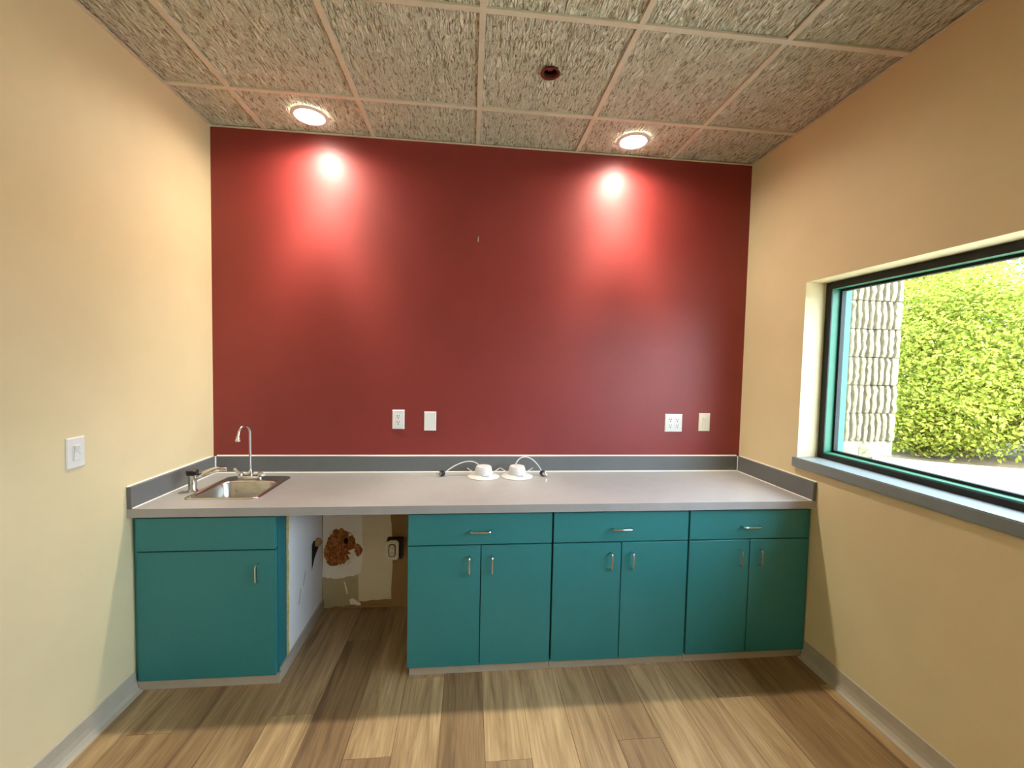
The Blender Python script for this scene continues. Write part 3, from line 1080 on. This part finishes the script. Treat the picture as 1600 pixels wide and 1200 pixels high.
# picture nail left in the maroon wall
MB_ = MB().tube([(1.530, 0.001, 2.296), (1.530, -0.010, 2.294), (1.529, -0.013, 2.284), (1.528, -0.012, 2.262)], [0.0022, 0.0026, 0.0034, 0.0030], 8)
tag(MB_.build('picture_hook', M['offwhite_metal'], smooth=True), 'tiny metal picture hook on the empty maroon wall', 'hook')


# ================================================================== damaged wall in the knee space (parts of the wall)
def patch(name, pts, mat, th, y0=0.0, seed=0, jit=0.004, sub=5):
    rnd = random.Random(seed)
    out = []
    for i in range(len(pts)):
        a, b_ = pts[i], pts[(i + 1) % len(pts)]
        for k in range(sub):
            t = k / sub
            out.append((a[0] + (b_[0] - a[0]) * t + rnd.uniform(-jit, jit), a[1] + (b_[1] - a[1]) * t + rnd.uniform(-jit, jit)))
    mb = MB()
    mb.loft([[(x_, y0 + 0.0005, z_) for x_, z_ in out], [(x_, y0 - th, z_) for x_, z_ in out]])
    return mb.build(name, mat, wall_back)


patch('old_paint_strip', [(0.618, 0.004), (0.838, 0.004), (0.838, 0.26), (0.618, 0.26)], M['olive_plaster'], 0.0010, seed=1)
patch('plaster_column', [(0.828, 0.040), (1.028, 0.052), (1.034, 0.40), (1.022, 0.60), (1.030, 0.810), (0.828, 0.810)], M['cream_plaster'], 0.0016, seed=2, jit=0.005)
patch('plaster_patch', [(0.618, 0.200), (0.70, 0.188), (0.800, 0.204), (0.846, 0.222), (0.858, 0.36), (0.850, 0.55), (0.842, 0.810), (0.618, 0.810)], M['white_plaster'], 0.0026, seed=3, jit=0.004)
patch('plaster_run', [(0.742, 0.165), (0.752, 0.170), (0.768, 0.095), (0.758, 0.090)], M['white_plaster'], 0.0030, seed=4, jit=0.002)
patch('plaster_run', [(0.775, 0.055), (0.800, 0.060), (0.840, 0.030), (0.850, 0.006), (0.790, 0.012)], M['white_plaster'], 0.0030, seed=6, jit=0.003)
patch('loose_plaster', [(0.66, 0.004), (0.69, 0.016), (0.74, 0.010), (0.80, 0.022), (0.86, 0.012), (0.93, 0.020), (1.00, 0.010), (1.03, 0.004)], M['bare_tan'], 0.006, seed=8, jit=0.003)


def torn_area(cx_, cz, prof, seed, name='torn_paper', y=-0.0026):
    """ragged brown torn drywall paper with a lumpy surface"""
    rnd = random.Random(seed)
    n = 56
    rings = 7
    vs, fs = [(cx_, y + 0.001, cz)], []
    for r in range(1, rings + 1):
        for i in range(n):
            a = 2 * math.pi * i / n
            k = i / n * len(prof)
            i0 = int(k) % len(prof)
            fr = k - int(k)
            R0 = prof[i0] * (1 - fr) + prof[(i0 + 1) % len(prof)] * fr
            R1 = R0 * r / rings * (1 + (rnd.uniform(-0.07, 0.07) if r == rings else 0))
            x_, z_ = cx_ + R1 * math.cos(a), cz + R1 * math.sin(a)
            d = 0.004 * noise.noise(Vector((x_ * 38, seed, z_ * 38)))
            vs.append((x_, (y - 0.003 - abs(d) * 1.6) if r < rings else y + 0.001, z_))
    for i in range(n):
        fs.append((0, 1 + i, 1 + (i + 1) % n))
    for r in range(rings - 1):
        for i in range(n):
            a, b_ = 1 + r * n + i, 1 + r * n + (i + 1) % n
            fs.append((a, b_, b_ + n, a + n))
    mb = MB()
    mb.add(vs, fs)
    return mb.build(name, M['torn'], wall_back, smooth=True, angle=60)


torn_area(0.722, 0.385, [0.086, 0.098, 0.108, 0.112, 0.118, 0.112, 0.100, 0.090, 0.092, 0.108, 0.120, 0.128, 0.118, 0.100, 0.090, 0.084], 11)
torn_area(0.826, 0.366, [0.032, 0.026, 0.040, 0.034, 0.030, 0.020, 0.044, 0.030], 12)
# holes through the torn area
for hx, hz, rx, rz in ((0.757, 0.425, 0.013, 0.020), (0.728, 0.338, 0.016, 0.013)):
    MB().loft([[(hx + rx * k * math.cos(2 * math.pi * i / 14), y_, hz + rz * k * math.sin(2 * math.pi * i / 14)) for i in range(14)] for k, y_ in ((1.0, -0.003), (0.85, -0.0112))]).build('torn_hole', M['hole'] if hz > 0.4 else M['torn'], wall_back)
# curled white paper flaps round the tear
rnd = random.Random(21)
for ang, R0, sz in ((52, 0.104, 0.017), (118, 0.112, 0.016), (268, 0.122, 0.020), (296, 0.112, 0.024), (322, 0.094, 0.030), (342, 0.088, 0.026)):
    a = math.radians(ang)
    c_, s_ = math.cos(a), math.sin(a)
    px0, pz0 = 0.722 + R0 * 1.04 * c_, 0.385 + R0 * 1.04 * s_
    tpt = (px0 - c_ * sz * 1.3 + rnd.uniform(-.006, .006), pz0 - s_ * sz * 1.3 + rnd.uniform(-.006, .006))
    e0, e1 = (px0 - s_ * sz * .9, pz0 + c_ * sz * .9), (px0 + s_ * sz * .9, pz0 - c_ * sz * .9)
    m0 = ((px0 + tpt[0]) / 2 + s_ * sz * .4, (pz0 + tpt[1]) / 2 - c_ * sz * .4)
    mb = MB()
    mb.loft([[(e0[0], -0.002, e0[1]), (tpt[0], -0.014, tpt[1]), (m0[0], -0.012, m0[1]), (e1[0], -0.002, e1[1])],
             [(e0[0], -0.0045, e0[1]), (tpt[0], -0.0165, tpt[1]), (m0[0], -0.0145, m0[1]), (e1[0], -0.0045, e1[1])]])
    mb.build('paper_flap', M['white_plaster'], wall_back)

# outlet box hanging open in the knee space
ob = thing('outlet_box', (1.046, 0.0, 0.315), 'uncovered electrical outlet box on the bare wall under the counter', 'outlet')
x0, x1, z0, z1 = 1.000, 1.096, 0.318, 0.440
b = MB()
b.box(x0 + 0.008, x0 + 0.016, -0.045, -0.002, z0 + 0.004, z1 + 0.004)
b.box(x1 - 0.006, x1 + 0.002, -0.045, -0.002, z0 + 0.004, z1 + 0.004)
b.box(x0 + 0.016, x1 - 0.006, -0.045, -0.002, z1 - 0.004, z1 + 0.004)
b.box(x0 + 0.016, x1 - 0.006, -0.045, -0.002, z0 + 0.004, z0 + 0.012)
b.box(x0 + 0.016, x1 - 0.006, -0.010, -0.002, z0 + 0.012, z1 - 0.004)
b.build('box', M['black'], ob)
mb = MB()
P = lambda d, y_: [(x0 + d, y_, z0 + d + 0.012), (x0 + 0.03, y_, z0 + d), (x1 - 0.03, y_, z0 + d), (x1 - 0.016 - d, y_, z0 + d + 0.012), (x1 - 0.016 - d, y_, z1 - d - 0.012), (x1 - 0.03, y_, z1 - d), (x0 + 0.03, y_, z1 - d), (x0 + d, y_, z1 - d - 0.012)]
mb.loft([P(0, -0.045), P(0, -0.050), P(0.003, -0.052)])
pl = mb.build('plaster_ring', M['ivory'], ob)
xc = (x0 + x1 - 0.016) / 2
zc2 = (z0 + z1) / 2
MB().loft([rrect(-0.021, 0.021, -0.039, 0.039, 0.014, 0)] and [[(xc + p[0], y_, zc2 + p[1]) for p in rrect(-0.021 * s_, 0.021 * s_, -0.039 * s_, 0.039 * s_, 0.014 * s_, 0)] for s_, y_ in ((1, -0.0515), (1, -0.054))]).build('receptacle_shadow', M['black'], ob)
rc = MB().loft([[(xc + p[0], y_, zc2 + p[1]) for p in rrect(-0.0155, 0.0155, -0.033, 0.033, 0.010, 0)] for y_ in (-0.053, -0.058)]).build('receptacle', M['ivory'], ob)
for dz in (-0.016, 0.016):
    s = MB()
    s.box(xc - 0.007, xc - 0.0045, -0.0588, -0.057, zc2 + dz - 0.002, zc2 + dz + 0.008)
    s.box(xc + 0.0045, xc + 0.007, -0.0588, -0.057, zc2 + dz - 0.002, zc2 + dz + 0.008)
    s.build('socket_slots', M['slot'], rc)

# ================================================================== ceiling fixtures
IES = bpy.data.texts.new('downlight_photometry')
angs = [0, 5, 10, 15, 20, 25, 30, 35, 40, 50, 60, 70, 78, 84, 90]
cds = [800, 800, 950, 1400, 1500, 1200, 850, 600, 440, 300, 190, 115, 50, 8, 0]
IES.from_string('IESNA:LM-63-1995\nTILT=NONE\n1 1000 1 %d 1 1 2 0 0 0\n1 1 1\n%s\n0\n%s\n' % (len(angs), ' '.join(map(str, angs)), ' '.join(map(str, cds))))


def downlight(label, x_, y_, power, group='lit recessed ceiling lights'):
    t = thing('ceiling_downlight', (x_, y_, H), label, 'ceiling light', group)
    MB().lathe([(0.096, 0.0016), (0.097, -0.003), (0.090, -0.007), (0.078, -0.008), (0.074, -0.004)], (x_, y_, H), n=36, cap0=False, cap1=False).build('trim_ring', M['white'], t, smooth=True)
    MB().lathe([(0.0745, -0.0045), (0.070, -0.0065), (0.045, -0.0095), (0.02, -0.011)], (x_, y_, H), n=36).build('lens', M['lens'], t, smooth=True)
    ld = bpy.data.lights.new('downlight_lamp', 'POINT')
    ld.energy = power
    ld.color = LAMP_COLOR
    ld.shadow_soft_size = 0.045
    ld.use_nodes = True
    nt = ld.node_tree
    em = [n for n in nt.nodes if n.type == 'EMISSION'][0]
    ie = nt.nodes.new('ShaderNodeTexIES')
    ie.mode = 'INTERNAL'
    ie.ies = IES
    ie.inputs['Strength'].default_value = LAMP_POWER
    nt.links.new(ie.outputs['Fac'], em.inputs['Strength'])
    lo = bpy.data.objects.new('lamp', ld)
    COL.objects.link(lo)
    lo.parent = t
    lo.location = (0, 0, -0.062)
    return t


LP = 0.98
downlight('lit recessed ceiling light nearest the sink side', 0.609, -0.184, LP)
downlight('lit recessed ceiling light nearest the window side', 2.417, -0.180, LP)
downlight('added ceiling light out of view, put in to brighten the switch wall', 0.80, -3.60, LP)  # added lamp behind the camera, lifts the brightness of the switch wall

sp = thing('fire_sprinkler', (SPR[0], SPR[1], H), 'dark recessed fire sprinkler with rusty ring in the ceiling tile', 'sprinkler')
MB().lathe([(0.0345, 0.010), (0.036, 0.0005), (0.043, -0.001), (0.045, -0.004), (0.040, -0.006), (0.031, -0.002), (0.030, 0.012)], (*SPR, H), n=32, cap0=False, cap1=False).build('escutcheon', M['copper'], sp, smooth=True)
MB().lathe([(0.0335, 0.004), (0.0325, 0.055), (0.005, 0.056)], (*SPR, H), n=28, cap0=False).build('cup', M['hole'], sp, smooth=True)
MB().lathe([(0.006, 0.05), (0.006, 0.022), (0.013, 0.018), (0.013, 0.015)], (*SPR, H), n=14).build('deflector', M['chrome'], sp, smooth=True)
